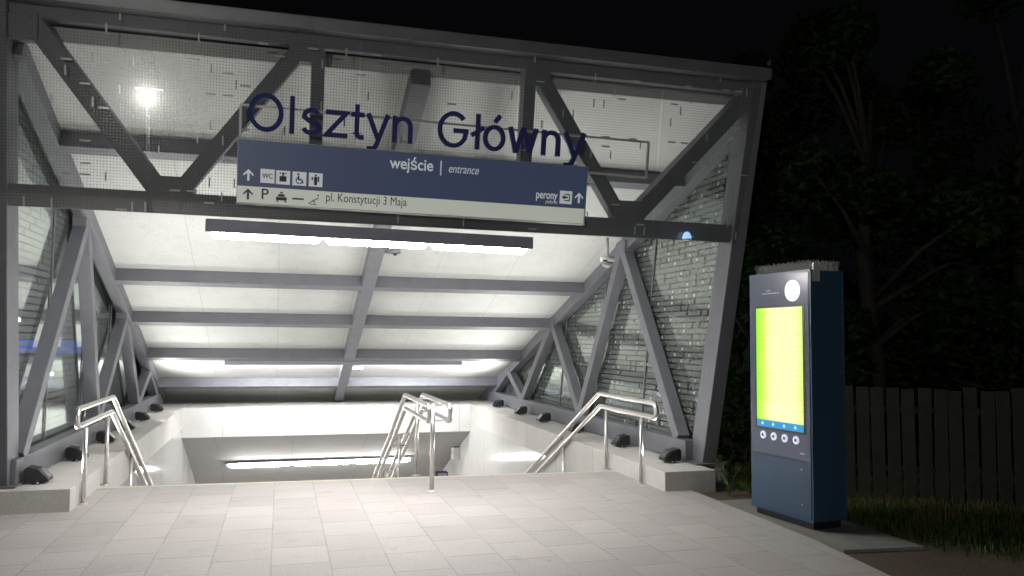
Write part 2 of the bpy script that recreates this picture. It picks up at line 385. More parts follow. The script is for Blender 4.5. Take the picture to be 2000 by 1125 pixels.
# ------------------------------------------------------------------ canopy
can = thing('entrance_canopy', 'large grey steel canopy with fritted glass front and sloping pale roof over the stairs', 'canopy', (1.1, 8.4, 0))
def member(name, a, b, w_, h_, up, mat='steel', ext=0.0, parent=can, bev=.008):
    bm = BM(); beam(bm, a, b, w_, h_, up, bev, ext); return obj(name, bm, M[mat], parent)
# front truss (drawn on the leaning plane)
NX = (-1.03, .17, 2.44, 3.56)
xlt, xrt = -2.36, 5.02
member('facade_beam', F(-2.52, 2.862), F(4.86, 2.825), .20, .215, fn)
member('facade_beam', F(-2.5, 4.475), F(5.02, 4.435), .15, .17, fn)
top, bot = 4.39, 2.93
member('facade_brace', F(-2.2, 4.40), F(-1.13, 2.96), .17, .178, fn, ext=.05)
member('facade_brace', F(.10, 4.36), F(-.93, 2.98), .15, .182, fn, ext=.05)
member('facade_brace', F(2.48, 4.36), F(3.48, 2.96), .15, .182, fn, ext=.05)
member('facade_brace', F(4.92, 4.34), F(3.66, 2.96), .17, .178, fn, ext=.05)
member('facade_post', F(.275, 4.40), F(.275, 2.93), .125, .17, fn)
member('facade_post', F(2.39, 4.40), F(2.39, 2.93), .125, .17, fn)
for x0, x1, z0, z1 in ((-1.19, -.82, 2.92, 3.10), (3.40, 3.75, 2.92, 3.12), (.0, .345, 4.24, 4.40), (2.32, 2.60, 4.22, 4.40), (-2.45, -2.12, 4.2, 4.42), (4.80, 5.02, 4.2, 4.42)):
    member('gusset_plate', F((x0+x1)/2, z0, .012), F((x0+x1)/2, z1, .012), x1-x0, .19, fn)
    for bx in (-.3, .3):
        for bz in (.25, .75):
            bm = BM(); q0 = F((x0+x1)/2+(x1-x0)*bx, z0+(z1-z0)*bz, .106); tube(bm, [q0, q0+fn*.012], .012, 6); obj('bolt', bm, M['steel'], can)
# columns
member('column', V((-2.47, FY(-2.47, .2), CAPZ)), F(-2.47, 4.5), .24, .3, fn, ext=.02)
member('column', V((4.735, FY(4.7, .2), CAPZ)), V((4.99, FY(5.0, 4.5), 4.5)), .17, .3, fn, ext=.02)
for x, y in ((-2.47, FY(-2.47, .2)), (4.735, FY(4.7, .2))):
    bm = BM(); box(bm, (x-.19, y-.21, CAPZ+.006), (x+.19, y+.21, CAPZ+.024), .004); obj('base_plate', bm, M['steel'], can)
# roof edge beams, rafter, purlins
def RP(x, y, drop=0.0): return V((x, y, roof_z(y, x)-drop))
eA = RP(-2.36, 7.85, .1); eB = RP(-2.36, 18.6, .1)
member('roof_edge_beam', eA, eB, .16, .2, (0, 0, 1))
eC = V((rxr(4.3), 7.7, roof_z(7.7, 5)-.1)); eD = V((rxr(.2), 18.5, roof_z(18.5, 5)-.1))
member('roof_edge_beam', eC, eD, .16, .2, (0, 0, 1))
member('centre_rafter', RP(1.27, 7.66, .10), RP(1.27, 18.55, .10), .20, .194, (0, 0, 1))
for y, h in ((9.15, .19), (12.3, .19), (13.78, .19), (15.38, .19), (17.0, .19), (18.6, .2)):
    z = roof_z(y); xr_ = rxr(z)
    member('purlin', V((-2.29, y+.09, z-.105)), V((xr_-.07, y-.09, z-.105)), .15, h, (0, SL_, 1), bev=.006)
# roof panel
bm = BM()
c4 = [(-2.6, 7.90), (5.22, 7.69), (4.80, 18.78), (-2.5, 18.98)]
lo_ = [bm.verts.new((x, y, roof_z(y, x)+.002)) for x, y in c4]; hi_ = [bm.verts.new((x, y, roof_z(y, x)+.14)) for x, y in c4]
bm.faces.new(lo_[::-1]); bm.faces.new(hi_)
for i in range(4): bm.faces.new((lo_[i], lo_[(i+1) % 4], hi_[(i+1) % 4], hi_[i]))
bmesh.ops.recalc_face_normals(bm, faces=bm.faces); obj('roof_panel', bm, M['roof'], can)
# capping above the glass
member('capping', F(-2.62, 4.55, .13), F(5.02, 4.525, .13), .12, .36, fn, 'capping')
bm = BM(); box(bm, (0, 0, 0), (.012, .05, .05)); bmesh.ops.translate(bm, verts=bm.verts, vec=F(5.0, 4.60, .28)); obj('capping_end', bm, M['capping'], can)
# side trusses
def side(xf, s):
    # xf(z) gives x of the inner truss line
    P = lambda y, z, o=0.0: V((xf(z)+s*o, y, z))
    zc = .33
    member('bottom_chord', P(8.35, zc), P(18.4, zc), .15, .235, (0, 0, 1))
    T = [(10.75, roof_z(10.75)-.14), (13.6, roof_z(13.6)-.14), (16.15, roof_z(16.15)-.14)]
    B = [(8.62, .47), (11.85, .44), (14.95, .44), (17.1, .44)]
    seq = [B[0], T[0], B[1], T[1], B[2], T[2], B[3]]
    for i in range(len(seq)-1):
        a, b = seq[i], seq[i+1]
        wd = .15 if i % 2 == 0 else .152
        member('side_brace', P(*a), P(*b), wd, wd+.0, (1, 0, 0), ext=.04 + .001*i)
    for y, z in T: 
        bm = BM(); beam(bm, P(y-.17, z+.0), P(y+.17, z+.0), .158, .16, (0, 0, 1)); obj('gusset_plate', bm, M['steel'], can)
side(lambda z: -2.38, -1); side(lambda z: 4.63+(z-.2)/4.1*.38, 1)
# glass panes: quads with a metric UV map
def pane(name, pts, mat, uaxis, parent=can, thick=.012, origin=None):
    bm = BM(); uvl = bm.loops.layers.uv.new('UVMap'); pts = [V(p) for p in pts]
    vs = [bm.verts.new(p) for p in pts]; f = bm.faces.new(vs); o = origin or pts[0]
    e = V(uaxis).normalized(); n = f.normal if f.normal.length else None
    bm.normal_update(); n = f.normal; v_ = V((0, 0, 1)); v_ = (v_-n*v_.dot(n)).normalized()
    for l in f.loops: d = l.vert.co-V(o); l[uvl].uv = (d.dot(e)+20, d.dot(v_)+20)
    return obj(name, bm, mat, parent)
gx = [-2.6, -.92, .66, 2.24, 3.82, 5.16]
for i, (a, b) in enumerate(zip(gx, gx[1:])):
    b0_ = b-.004 if b < 5 else 4.84; b = b if b < 5 else 5.0
    pane('facade_glass', [F(a+.004, 2.74-.007*(a+2.5), .17), F(b0_, 2.74-.007*(b+2.5), .17), F(b-.004, 4.47, .17), F(a+.004, 4.47, .17)], M['fglass'], fu, origin=F(0, 2.7, .17))
# side glass: trapezoid panes following the roof
ys = [8.33, 9.95, 11.6, 13.25, 14.9, 16.6, 18.3]
for s in (-1, 1):
    for i, (y0, y1) in enumerate(zip(ys, ys[1:])):
        def q(y, z):
            return V((-2.50, y, z)) if s < 0 else V((4.75+(z-.2)/4.1*.38, y, z))
        y0_, y1_ = y0+.006, y1-.006
        pts = [q(y0_, .25), q(y1_, .25), q(y1_, max(.3, roof_z(y1)-.02)), q(y0_, roof_z(y0)-.02)]
        if i == 0: pts = [q(y0_, .25), q(y1_, .25), q(y1_, roof_z(y1)-.02), q(7.75, roof_z(7.75)-.02)]
        pane('side_glass', pts, M['sglass' if s > 0 else 'lglass'], (0, 1, 0), origin=q(8, .25))
    for y in ys[1:-1]:
        x = -2.49 if s < 0 else 4.74
        bm = BM(); a_ = q(y, .25); b_ = q(y, roof_z(y)-.03); a_.x -= s*.012; b_.x -= s*.012
        beam(bm, a_, b_, .016, .012, (1, 0, 0), 0); obj('glass_joint', bm, M['steel'], can)
# ------------------------------------------------------------------ linear lamps
def linear(name, label, x0, x1, pos, n, tubemat, updir, drop, group, wdt=.17, gap=.06):
    """pos(x, out, z): world point"""
    t = thing(name, label, 'ceiling light', pos((x0+x1)/2, 0, 0), 0, group)
    bm = BM(); beam(bm, pos(x0, 0, -.012), pos(x1, 0, -.012), wdt, .125, updir, .01); obj('housing', bm, M['housing'], t)
    L = (x1-x0-.06)/n
    for i in range(n):
        a = x0+.03+L*i+gap/2; b = a+L-gap
        pts = [pos(a+.0, 0, -drop), pos(a+.03, 0, -drop), pos(b-.03, 0, -drop), pos(b, 0, -drop)]
        bm = BM(); tube(bm, pts, [.012, .031, .031, .012], 12); obj('tube', bm, tubemat, t, True)
    return t
linear('linear_lamp', 'lit three tube lamp in a long grey housing under the front glass', -.70, 2.48,
       lambda x, o, z: F(x, 2.648-.012*(x+.4)+z, .13+o), 3, M['tube'], (0, 0, 1), .092, None)
M['tube2'] = emit('lit_rear_tube', (1, .98, .96), 130)
t = linear('linear_lamp', 'long dark lamp housing under the middle roof beam, lit side facing down the stairs', -.98, 3.5,
       lambda x, o, z: V((x, 15.55, 1.165+z)) + V((0, .15 if z < -.05 else 0, .085 if z < -.05 else 0)), 3, M['tube2'], (0, 0, 1), .10, None)
bm = BM(); box(bm, (-.98, 15.64, 1.225), (3.5, 15.86, 1.236)); obj('roof_light_shield', bm, M['housing'], t)  # unseen plate added to keep the rear tubes' light off the roof
t = thing('tunnel_light', 'bright continuous strip light on the slatted tunnel ceiling', 'ceiling light', (1, 18.5, -1.2))
for i in range(3):
    a = -1.02+i*1.34; b = a+1.30
    bm = BM(); tube(bm, [(a, 18.5, -1.225), (a+.12, 18.5, -1.225), (b-.12, 18.5, -1.225), (b, 18.5, -1.225)], [.012, .034, .034, .012], 12); obj('tube', bm, M['tube_in'], t, True)
bm = BM(); beam(bm, (-1.08, 18.53, -1.19), (3.02, 18.53, -1.178), .26, .03, (0, .47, 1)); obj('housing', bm, M['housing'], t)
t = thing('tunnel_light', 'added light strip further down on the flat tunnel ceiling, hidden by the stair edge', 'ceiling light', (1, 25, -2.2))
bm = BM(); box(bm, (-.9, 24.9, -2.25), (3, 25.1, -2.205)); obj('tube', bm, M['tube_in'], t)  # unseen source added to brighten the lower tunnel
# ------------------------------------------------------------------ floodlights
def floodlight():
    t = thing('floodlight', 'x', 'floodlight')
    bm = BM(); prof = [(-.13, .03), (.15, .03), (.15, .07), (.03, .20), (-.13, .235), (-.155, .2), (-.155, .07)]   # side profile x-z, sloping towards +x
    a = [bm.verts.new((x, -.12, z)) for x, z in prof]; b = [bm.verts.new((x, .12, z)) for x, z in prof]; n = len(prof)
    bm.faces.new(a); bm.faces.new(b[::-1])
    for i in range(n): bm.faces.new((a[i], b[i], b[(i+1) % n], a[(i+1) % n]))
    bmesh.ops.recalc_face_normals(bm, faces=bm.faces); bmesh.ops.bevel(bm, geom=bm.edges[:], offset=.008, segments=1, affect='EDGES')
    for k in range(5): box(bm, (-.165, -.1+k*.045, .07), (-.15, -.085+k*.045, .2))
    obj('body', bm, M['black'], t, local=True)
    bm = BM(); box(bm, (-.05, -.145, .0), (.05, .145, .012)); box(bm, (-.03, -.121, .012), (.03, .121, .04))
    obj('bracket', bm, M['black'], t, local=True)
    
    for yb_ in (-.13, .13):
        bm = BM(); lathe(bm, [(.0, .012), (.016, .012), (.016, .03), (0, .034)], 10, (.02, yb_, 0)); obj('fixing_bolt', bm, M['inox'], t, local=True)
    n_ = V((.13, 0, .12)).normalized()
    bm = BM(); a = V((.035, 0, .199)); b = V((.146, 0, .079)); 
    vs = [bm.verts.new(p) for p in ((a.x, -.09, a.z+.004), (b.x, -.09, b.z+.004), (b.x, .09, b.z+.004), (a.x, .09, a.z+.004))]; bm.faces.new(vs)
    bmesh.ops.translate(bm, verts=bm.verts, vec=n_*.003)
    obj('front_glass', bm, M['flood_glass'], t, local=True)
    return t
M['flood_glass'] = surf('floodlight_glass', (.03, .03, .035), .12, 0, .05)
proto = floodlight()
ORD = ['nearest the column', 'second from the column', 'third from the column', 'fourth from the column', 'fifth from the column', 'farthest from the column']
k = 0
for s, x in ((-1, -2.16), (1, 4.37)):
    for i, y in enumerate((8.52, 10.0, 11.55, 13.0, 14.4, 16.0) if s < 0 else (8.36, 9.75, 11.4, 12.95, 14.3, 15.9)):
        o = proto if k == 0 else copy_tree(proto); k += 1
        o.location = (x, y, CAPZ+.006 if i == 0 else CAPZ); o.rotation_euler = (0, 0, 0 if s < 0 else math.pi); o.scale = (.68, .7, .68)
        tag(o, 'black wedge floodlight on the %s plinth, %s' % ('left' if s < 0 else 'right', ORD[i]), 'floodlight', 'floodlights on the stair plinths')
        lamp('beam_light', 'SPOT', o, (.125, 0, .17), FLOOD_W*(2.1, 1.6, .9, .6, .5, .5)[i], (1, .97, .93), (0, R(180+(38 if i < 4 else 66)), 0), shadow_soft_size=.03, spot_size=R(135), spot_blend=.9)
# ------------------------------------------------------------------ handrails
def rail_pts(x, z, ye, yb, slope, L): return [(x, ye, z), (x, yb, z), (x, yb+L, z-slope*L)]
def post(t, x, y, z0, z1, r=.021):
    bm = BM(); tube(bm, [(x, y, z0), (x, y, z1)], r, 14); p = obj('post', bm, M['inox'], t, True)
    bm = BM(); lathe(bm, [(.0, z0), (.052, z0), (.052, z0+.008), (.03, z0+.014), (.0, z0+.014)], 20, (x, y, 0)); obj('base_flange', bm, M['inox'], p, True)
def stair_z(x, y): return -.16*(math.floor((y-sy(x))/.325)+1)
SLP = .492
def handrail(t, x, dy, L, ye, yb):
    zt, zb = .925, .765
    # one continuous double rail closed by a rounded loop at the near end
    a = [(x, yb+dy+L, zt-SLP*L), (x, yb+dy, zt), (x, ye+dy, zt)]
    n = 8; loop = [(x, ye+dy-math.sin(math.pi*i/n)*(zt-zb)/2*.95, (zt+zb)/2+math.cos(math.pi*i/n)*(zt-zb)/2) for i in range(1, n)]
    b = [(x, ye+dy, zb), (x, yb+dy-.03, zb), (x, yb+dy+L, zb-SLP*L-.02)]
    pts = fillet([*a], .04, 3) + [V(p) for p in loop] + fillet(b, .04, 3)
    bm = BM(); tube(bm, pts, .0265, 14); obj('rail', bm, M['inox'], t, True)
for x, side_, lab in ((-1.765, -1, 'stainless steel double handrail along the left stair wall'), (3.95, 1, 'stainless steel double handrail along the right stair wall')):
    d = sy(x)-sy(1)
    t = thing('handrail', lab, 'handrail', (x, 8.4+d, 0), 0, 'handrails of the stairs')
    handrail(t, x, d, 7.5, 8.05, 9.6)
    for y in (8.36, 9.36): post(t, x, y+d, 0, .72); 
    for y in (8.36, 9.36):
        bm = BM(); tube(bm, [(x, y+d, .715), (x, y+d, .755)], .009, 10); obj('bracket', bm, M['inox'], t, True)
    for k in range(1, 5):
        y = 9.36+k*1.55; post(t, x, y+d, stair_z(x, y+d), .765-SLP*(y-9.6)-.05)
xc = 1.575; d = sy(xc)-sy(1)
t = thing('handrail', 'stainless steel central handrail with two parallel loops on shared posts', 'handrail', (xc, 8.36, 0), 0, 'handrails of the stairs')
for s in (-1, 1): handrail(t, xc+s*.108, d, 7.5, 8.05, 9.6)
post(t, xc, 8.36+d, 0, .915, .0235); post(t, xc, 9.36+d, 0, .9, .0235)
for k in range(1, 5):
    y = 9.36+k*1.4; post(t, xc, y+d, stair_z(xc, y+d), .925-SLP*(y-9.6)-.05, .0235)
for y in [8.36, 9.36]+[9.36+k*1.4 for k in range(1, 5)]:
    for z in (.925, .765):
        zz = z-max(0, y-9.6)*SLP; bm = BM(); tube(bm, [(xc-.108, y+d, zz-.03), (xc+.108, y+d, zz-.03)], .009, 8); obj('cross_bar', bm, M['inox'], t, True)
# ------------------------------------------------------------------ station sign
SIG = .36
def sframe(x, z, out): return F(x, z, out)
sign = thing('station_sign', 'navy and pale station sign box with tall navy name letters standing on top', 'sign', F(1.27, 2.82, .3))
Rm = Matrix(((fu.x, -fn.x, fz.x), (fu.y, -fn.y, fz.y), (fu.z, -fn.z, fz.z)))   # local x right, y into the wall, z up the facade
def flat(name, mat, parent, x0, x1, z0, z1, o0, o1, bev=0.0):
    """box on the facade frame between outward offsets o0 < o1"""
    bm = BM(); box(bm, (0, 0, 0), (1, 1, 1))
    for v in bm.verts:
        xx = x0+(x1-x0)*v.co.x; v.co = F(xx, z0+(z1-z0)*v.co.z+ZS(xx), o0+(o1-o0)*v.co.y)
    if bev: bmesh.ops.bevel(bm, geom=bm.edges[:], offset=bev, segments=2, affect='EDGES')
    bmesh.ops.recalc_face_normals(bm, faces=bm.faces)
    return obj(name, bm, mat, parent)
def sgn(name, base, em, st):  # faint glow put into the sign films in place of street light
    t = NT(name); t.p.inputs['Base Color'].default_value = (*base, 1); t.p.inputs['Roughness'].default_value = .4
    t.p.inputs['Emission Color'].default_value = (*em, 1); t.p.inputs['Emission Strength'].default_value = st; return t.m
M['panel'] = sgn('navy_film_added_glow', (.03, .042, .095), (.2, .27, .48), .09)
M['strip'] = sgn('pale_strip_added_glow', (.55, .6, .5), (.66, .70, .64), .28)
M['pict'] = sgn('pictogram_film_added_glow', (.6, .62, .62), (.65, .7, .72), .26)
M['graytext'] = surf('grey_sign_text', (.05, .05, .07), .5)
box_ = flat('sign_box', M['ltgrey'], sign, -.425, 2.965, 2.80, 3.375, SIG-.10, SIG, .004)
flat('navy_panel', M['panel'], sign, -.42, 2.96, 2.955, 3.37, SIG, SIG+.004)
flat('pale_strip', M['strip'], sign, -.42, 2.95, 2.805, 2.953, SIG, SIG+.004)
dg = bpy.context.evaluated_depsgraph_get()
def text_mesh(s, size, ext=0.0, bold=0.0, shear=0.0, sx=1.0):
    cu = bpy.data.curves.new('txt', 'FONT'); cu.body = s; cu.size = size; cu.extrude = ext; cu.offset = bold; cu.shear = shear; cu.resolution_u = 6
    o = bpy.data.objects.new('txt', cu); COL.objects.link(o); bpy.context.view_layer.update()
    me = bpy.data.meshes.new_from_object(o.evaluated_get(bpy.context.evaluated_depsgraph_get()))
    bpy.data.objects.remove(o); bpy.data.curves.remove(cu)
    for v in me.vertices: v.co.x *= sx
    return me
def to_facade(bm, x, z, out):
    for v in bm.verts:
        c = v.co.copy(); v.co = F(x, z+ZS(x+c.x), out) + fu*c.x + fz*c.y + fn*c.z
def text(name, s, x, z, size, mat, parent, out, ext=0.001, bold=0.0, shear=0.0, width=None):
    me = text_mesh(s, size, ext, bold, shear)
    xs = [v.co.x for v in me.vertices]; w_ = max(xs)-min(xs); k = width/w_ if width else 1; m0 = min(xs)
    bm = BM(); bm.from_mesh(me)
    for v in bm.verts: v.co.x = (v.co.x-m0)*k
    to_facade(bm, x, z, out); return obj(name, bm, mat, parent)
# name letters: drawn as strokes of one width, one mesh per letter
SW = .043
def arc(cx, cy, rx, ry, a0, a1, n=22):
    return [(cx+rx*math.cos(R(a0+(a1-a0)*k/n)), cy+ry*math.sin(R(a0+(a1-a0)*k/n))) for k in range(n+1)]
def ribbon(bm, pts, wd, z0, z1, closed=False):
    n = len(pts); P = [Vector((a, b)) for a, b in pts]; L, Rr = [], []
    for i in range(n):
        if closed: p, q = P[(i-1) % n], P[(i+1) % n]; d1 = (P[i]-p).normalized(); d2 = (q-P[i]).normalized()
        else:
            d1 = (P[i]-P[i-1]).normalized() if i else (P[1]-P[0]).normalized(); d2 = (P[i+1]-P[i]).normalized() if i < n-1 else d1
        m = Vector((-(d1.y+d2.y), d1.x+d2.x)).normalized(); c = max(.35, m.dot(Vector((-d1.y, d1.x)))); o = m*(wd/2/c)
        L.append(P[i]+o); Rr.append(P[i]-o)
    q = [[bm.verts.new((v.x, v.y, z)) for v in side] for z in (z0, z1) for side in (L, Rr)]
    l0, r0, l1, r1 = q; rng = range(n if closed else n-1)
    for i in rng:
        j = (i+1) % n
        for f in ((l0[i], r0[i], r0[j], l0[j]), (l1[j], r1[j], r1[i], l1[i]), (l0[j], l1[j], l1[i], l0[i]), (r0[i], r1[i], r1[j], r0[j])): bm.faces.new(f)
    if not closed:
        bm.faces.new((l0[0], l1[0], r1[0], r0[0])); bm.faces.new((r0[-1], r1[-1], l1[-1], l0[-1]))
H_, XH = .345, .252; h2 = SW/2
def strokes(ch, w):
    """centre lines of a letter of outer width w, baseline 0; (points, closed)"""
    e = w-SW; l, r_ = h2, w-h2; c = w/2; XT = XH-h2
    if ch == 'O': return [(arc(c, H_/2, e/2, H_/2-h2+.003, 0, 360, 40)[:-1], True)]
    if ch == 'G': return [(arc(c, H_/2, e/2+.004, H_/2-h2+.003, 42, 330, 34)+[(r_, .165)], False), ([(c*1.02, .165), (w, .165)], False)]
    if ch == 'l': return [([(c, 0), (c, H_)], False)]
    if ch == 'ł': return [([(c, 0), (c, H_)], False), ([(c-.062, .135), (c+.062, .215)], False)]
    if ch == 'o' or ch == 'ó':
        q = [(arc(c, XH/2, e/2, XH/2-h2+.003, 0, 360, 34)[:-1], True)]
        if ch == 'ó': q.append(([(c+.0, XH+.03), (c+.05, XH+.095)], False))
        return q
    if ch == 's':
        return [(arc(c, .179, e/2*.9, .052, 20, 180, 12)+[(l*1.25, .165)]+[(c-.02, .134), (c+.03, .12)]+arc(c, .075, e/2, .053, 50, -165, 16), False)]
    if ch == 'z': return [([(.01, XT), (r_, XT), (l, h2), (w-.004, h2)], False)]
    if ch == 't': return [([(c*.9, .325), (c*.9, .06)]+arc(c*.9+.04, .06, .04, .04, 180, 280, 8)+[(w, .024)], False), ([(0, XT), (w, XT)], False)]
    if ch == 'y': return [([(h2*.9, XH), (c+.003, .02)], False), ([(w-h2*.9, XH), (c-.012, -.045)]+arc(c-.055, -.04, .04, .036, -10, -85, 7)+[(c-.095, -.076)], False)]
    if ch == 'n': return [([(l, 0), (l, XH)], False), ([(l, .15)]+arc(c, .155, e/2, XT-.155, 170, 0, 16)+[(r_, 0)], False)]
    if ch == 'w': return [([(h2*.8, XH), (w*.27, .0)], False), ([(w*.265, .0), (c, XH)], False), ([(c, XH), (w*.735, .0)], False), ([(w*.73, .0), (w-h2*.8, XH)], False)]
for ch, x0, x1 in (('O', -.341, -.031), ('l', .02, .07), ('s', .128, .312), ('z', .338, .556), ('t', .582, .704), ('y', .722, .945), ('n', .972, 1.166), ('G', 1.412, 1.712), ('ł', 1.767, 1.845),
                   ('ó', 1.862, 2.088), ('w', 2.118, 2.42), ('n', 2.466, 2.662), ('y', 2.69, 2.93)):
    nb = BM()
    for i, (pts, cl) in enumerate(strokes(ch, x1-x0)): ribbon(nb, pts, SW, -.02-.002*i, .02+.0025*i, cl)
    bmesh.ops.recalc_face_normals(nb, faces=nb.faces)
    to_facade(nb, x0, 3.462, SIG-.03); obj('letter', nb, M['navy'], sign)
# mounting frame of thin tubes behind the letters
bm = BM()
for a, b in (((-.41, 3.73), (3.645, 3.68)), ((-.41, 3.40), (-.41, 3.73)), ((3.645, 3.32), (3.645, 3.68)), ((2.96, 3.335), (3.645, 3.32))):
    beam(bm, F(a[0], a[1], SIG-.07), F(b[0], b[1], SIG-.07), .022, .03, fn, .002)
obj('mounting_frame', bm, M['ltgrey'], sign)
for x in (-.2, .9, 1.9, 2.8):
    flat('bracket', M['steel'], sign, x, x+.06, 2.86, 2.90, .18, SIG-.10)
O = SIG+.0055
text('wording', 'wejście', .955, 3.215, .155, M['pict'], sign, O, bold=.0025, width=.42)
text('wording', '|', 1.445, 3.215, .155, M['pict'], sign, O)
text('wording', 'entrance', 1.53, 3.215, .12, M['pict'], sign, O, shear=.25, width=.30)
text('wording', 'perony', 2.43, 3.03, .115, M['pict'], sign, O, bold=.002, width=.225)
text('wording', 'platforms', 2.53, 2.985, .05, M['pict'], sign, O, shear=.2, width=.125)
text('wording', 'pl. Konstytucji 3 Maja', .375, 2.865, .115, M['graytext'], sign, O, width=.76)
text('wording', 'P', -.205, 2.845, .14, M['graytext'], sign, O, bold=.001)
def arrow(x, z, s, mat):
    bm = BM(); pts = [(0, .5), (.42, .08), (.42, -.1), (.1, .18), (.1, -.5), (-.1, -.5), (-.1, .18), (-.42, -.1), (-.42, .08)]
    f = bm.faces.new([bm.verts.new((a*s, b*s, 0)) for a, b in pts[::-1]]); r = bmesh.ops.extrude_face_region(bm, geom=[f])
    bmesh.ops.translate(bm, verts=[v for v in r['geom'] if isinstance(v, bmesh.types.BMVert)], vec=(0, 0, .002)); bmesh.ops.recalc_face_normals(bm, faces=bm.faces)
    to_facade(bm, x, z, O); obj('arrow', bm, mat, sign)
arrow(-.325, 3.055, .105, M['pict']); arrow(-.325, 2.882, .1, M['graytext']); arrow(2.885, 3.06, .105, M['pict'])
def blob(bm, pts):
    bm.faces.new([bm.verts.new((a, b, 0)) for a, b in pts])
def disc(bm, x, y, r, n=14): blob(bm, [(x+r*math.cos(6.2832*k/n), y+r*math.sin(6.2832*k/n)) for k in range(n)])
def pict(x, z, s, draw, tile=True):
    p = sign
    if tile: p = flat('pictogram', M['pict'], sign, x-s/2, x+s/2, z-s/2, z+s/2, SIG+.0045, SIG+.007, .001)
    bm = BM(); draw(bm)
    for v in bm.verts: v.co.x *= s; v.co.y *= s
    to_facade(bm, x, z, O+.004); obj('symbol', bm, M['graytext'], p)
def rct(bm, a, b, c, d): blob(bm, [(a, b), (c, b), (c, d), (a, d)])
p = flat('pictogram', M['pict'], sign, -.22, -.095, 2.993, 3.118, SIG+.0045, SIG+.007, .001)
text('symbol', 'WC', -.205, 3.035, .062, M['graytext'], p, O+.004, bold=.001, width=.093)
pict(-.02, 3.052, .125, lambda b: (rct(b, -.25, -.3, .25, .1), disc(b, 0, .3, .09), disc(b, -.2, .3, .06), disc(b, .2, .3, .06), rct(b, -.06, .1, .06, .22)))
def wheel(b):
    disc(b, -.08, .32, .08); blob(b, [(-.14, .2), (-.02, .2), (.0, -.02), (.2, -.04), (.32, -.32), (.22, -.34), (.12, -.12), (-.12, -.12)])
    for k in range(10):
        a0 = R(110+k*24); a1 = R(110+(k+1)*24)
        blob(b, [(.27*math.cos(a0), -.14+.27*math.sin(a0)), (.27*math.cos(a1), -.14+.27*math.sin(a1)), (.2*math.cos(a1), -.14+.2*math.sin(a1)), (.2*math.cos(a0), -.14+.2*math.sin(a0))])
pict(.127, 3.052, .125, wheel)
pict(.274, 3.052, .125, lambda b: (disc(b, .0, .33, .08), blob(b, [(-.14, .22), (.14, .22), (.1, -.4), (-.1, -.4)]), rct(b, -.3, -.05, -.2, .2), rct(b, .16, -.15, .26, .25)))
pict(2.745, 3.055, .13, lambda b: (rct(b, -.12, -.28, .32, -.2), rct(b, -.12, .2, .32, .28), rct(b, .24, -.2, .32, .2), blob(b, [(-.36, 0), (-.1, .18), (-.1, .07), (.14, .07), (.14, -.07), (-.1, -.07), (-.1, -.18)])))
pict(-.03, 2.875, .115, lambda b: (rct(b, -.42, -.28, .42, -.02), blob(b, [(-.3, .02), (.3, .02), (.2, .22), (-.2, .22)]), rct(b, -.38, -.42, -.24, -.3), rct(b, .24, -.42, .38, -.3), rct(b, -.1, .28, .1, .4)), False)
pict(.12, 2.868, .115, lambda b: rct(b, -.45, -.08, .45, .05), False)
pict(.265, 2.868, .12, lambda b: (disc(b, .3, .35, .07), blob(b, [(-.45, -.3), (-.4, -.34), (.35, .12), (.3, .18)]), rct(b, -.3, -.4, .2, -.34), blob(b, [(-.1, .0), (-.02, .0), (.1, -.3), (.02, -.3)])), False)
# ------------------------------------------------------------------ small fittings on the canopy
t = thing('dome_camera', 'white dome security camera hanging under the front beam at the right', 'security camera', (3.42, 7.98, 2.5))
bm = BM(); lathe(bm, [(.0, .0), (.078, .0), (.082, -.03), (.075, -.06), (.066, -.062), (0, -.062)], 24, (0, 0, .03)); obj('body', bm, M['white'], t, True, True)
bm = BM(); lathe(bm, [(.066, 0), (.06, -.03), (.042, -.052), (.02, -.063), (0, -.066)], 24, (0, 0, -.032)); obj('dome', bm, surf('tinted_dome', (.3, .3, .3), .1, 0, .05), t, True, True)
bm = BM(); lathe(bm, [(.025, 0), (.025, -.012), (0, -.012)], 16, (-.052, -.055, -.02)); obj('lens', bm, M['black'], t, True, True)
bm = BM(); tube(bm, [(0, 0, .03), (0, 0, .23)], .018, 12); obj('stem', bm, M['white'], t, True, True)
t = thing('light_spot_dome', 'small pale blue dome added for a bluish light spot at the lower right glass edge', 'lamp', F(4.2, 2.71, .23))
bm = BM(); lathe(bm, [(.048, 0), (.047, .03), (.036, .06), (.018, .078), (0, .083)], 20); obj('spot_dome', bm, emit('pale_blue_glow', (.35, .62, 1), .75, (.3, .4, .5)), t, True, True)  # glowing dome added to stand for a bluish light spot on the glass
bm = BM(); lathe(bm, [(0, -.014), (.055, -.014), (.055, 0), (0, 0)], 20); obj('base', bm, M['housing'], t, True, True)
for (x, y, z, lab) in ((1.50, 11.3, 2.86, 'small grey sensor box beside the rafter just below the lit lamp'), (1.47, 16.0, 1.02, 'small grey sensor box beside the rafter under the dark lamp housing')):
    t = thing('sensor_box', lab, 'sensor', (x, y, z))
    bm = BM(); box(bm, (-.12, -.05, -.04), (.12, .05, .02), .008); obj('body', bm, M['steel'], t, local=True)
    bm = BM(); lathe(bm, [(.03, 0), (.026, -.02), (0, -.028)], 14, (.05, 0, -.041)); obj('lens', bm, M['black'], t, True, True)
    bm = BM(); tube(bm, [(-.06, 0, .02), (-.06, 0, .07)], .01, 8); obj('stem', bm, M['housing'], t, True, True)
t = thing('wall_box', 'small pale box fixed to the right tunnel wall below the head wall', 'control box', (3.93, 17.9, -1.0))
bm = BM(); box(bm, (-.09, -.12, -.14), (.068, .12, .14), .012); obj('body', bm, M['white'], t, local=True)
bm = BM(); box(bm, (-.094, -.08, -.03), (-.089, .08, .09), .001); obj('cover', bm, M['ltgrey'], t, local=True)
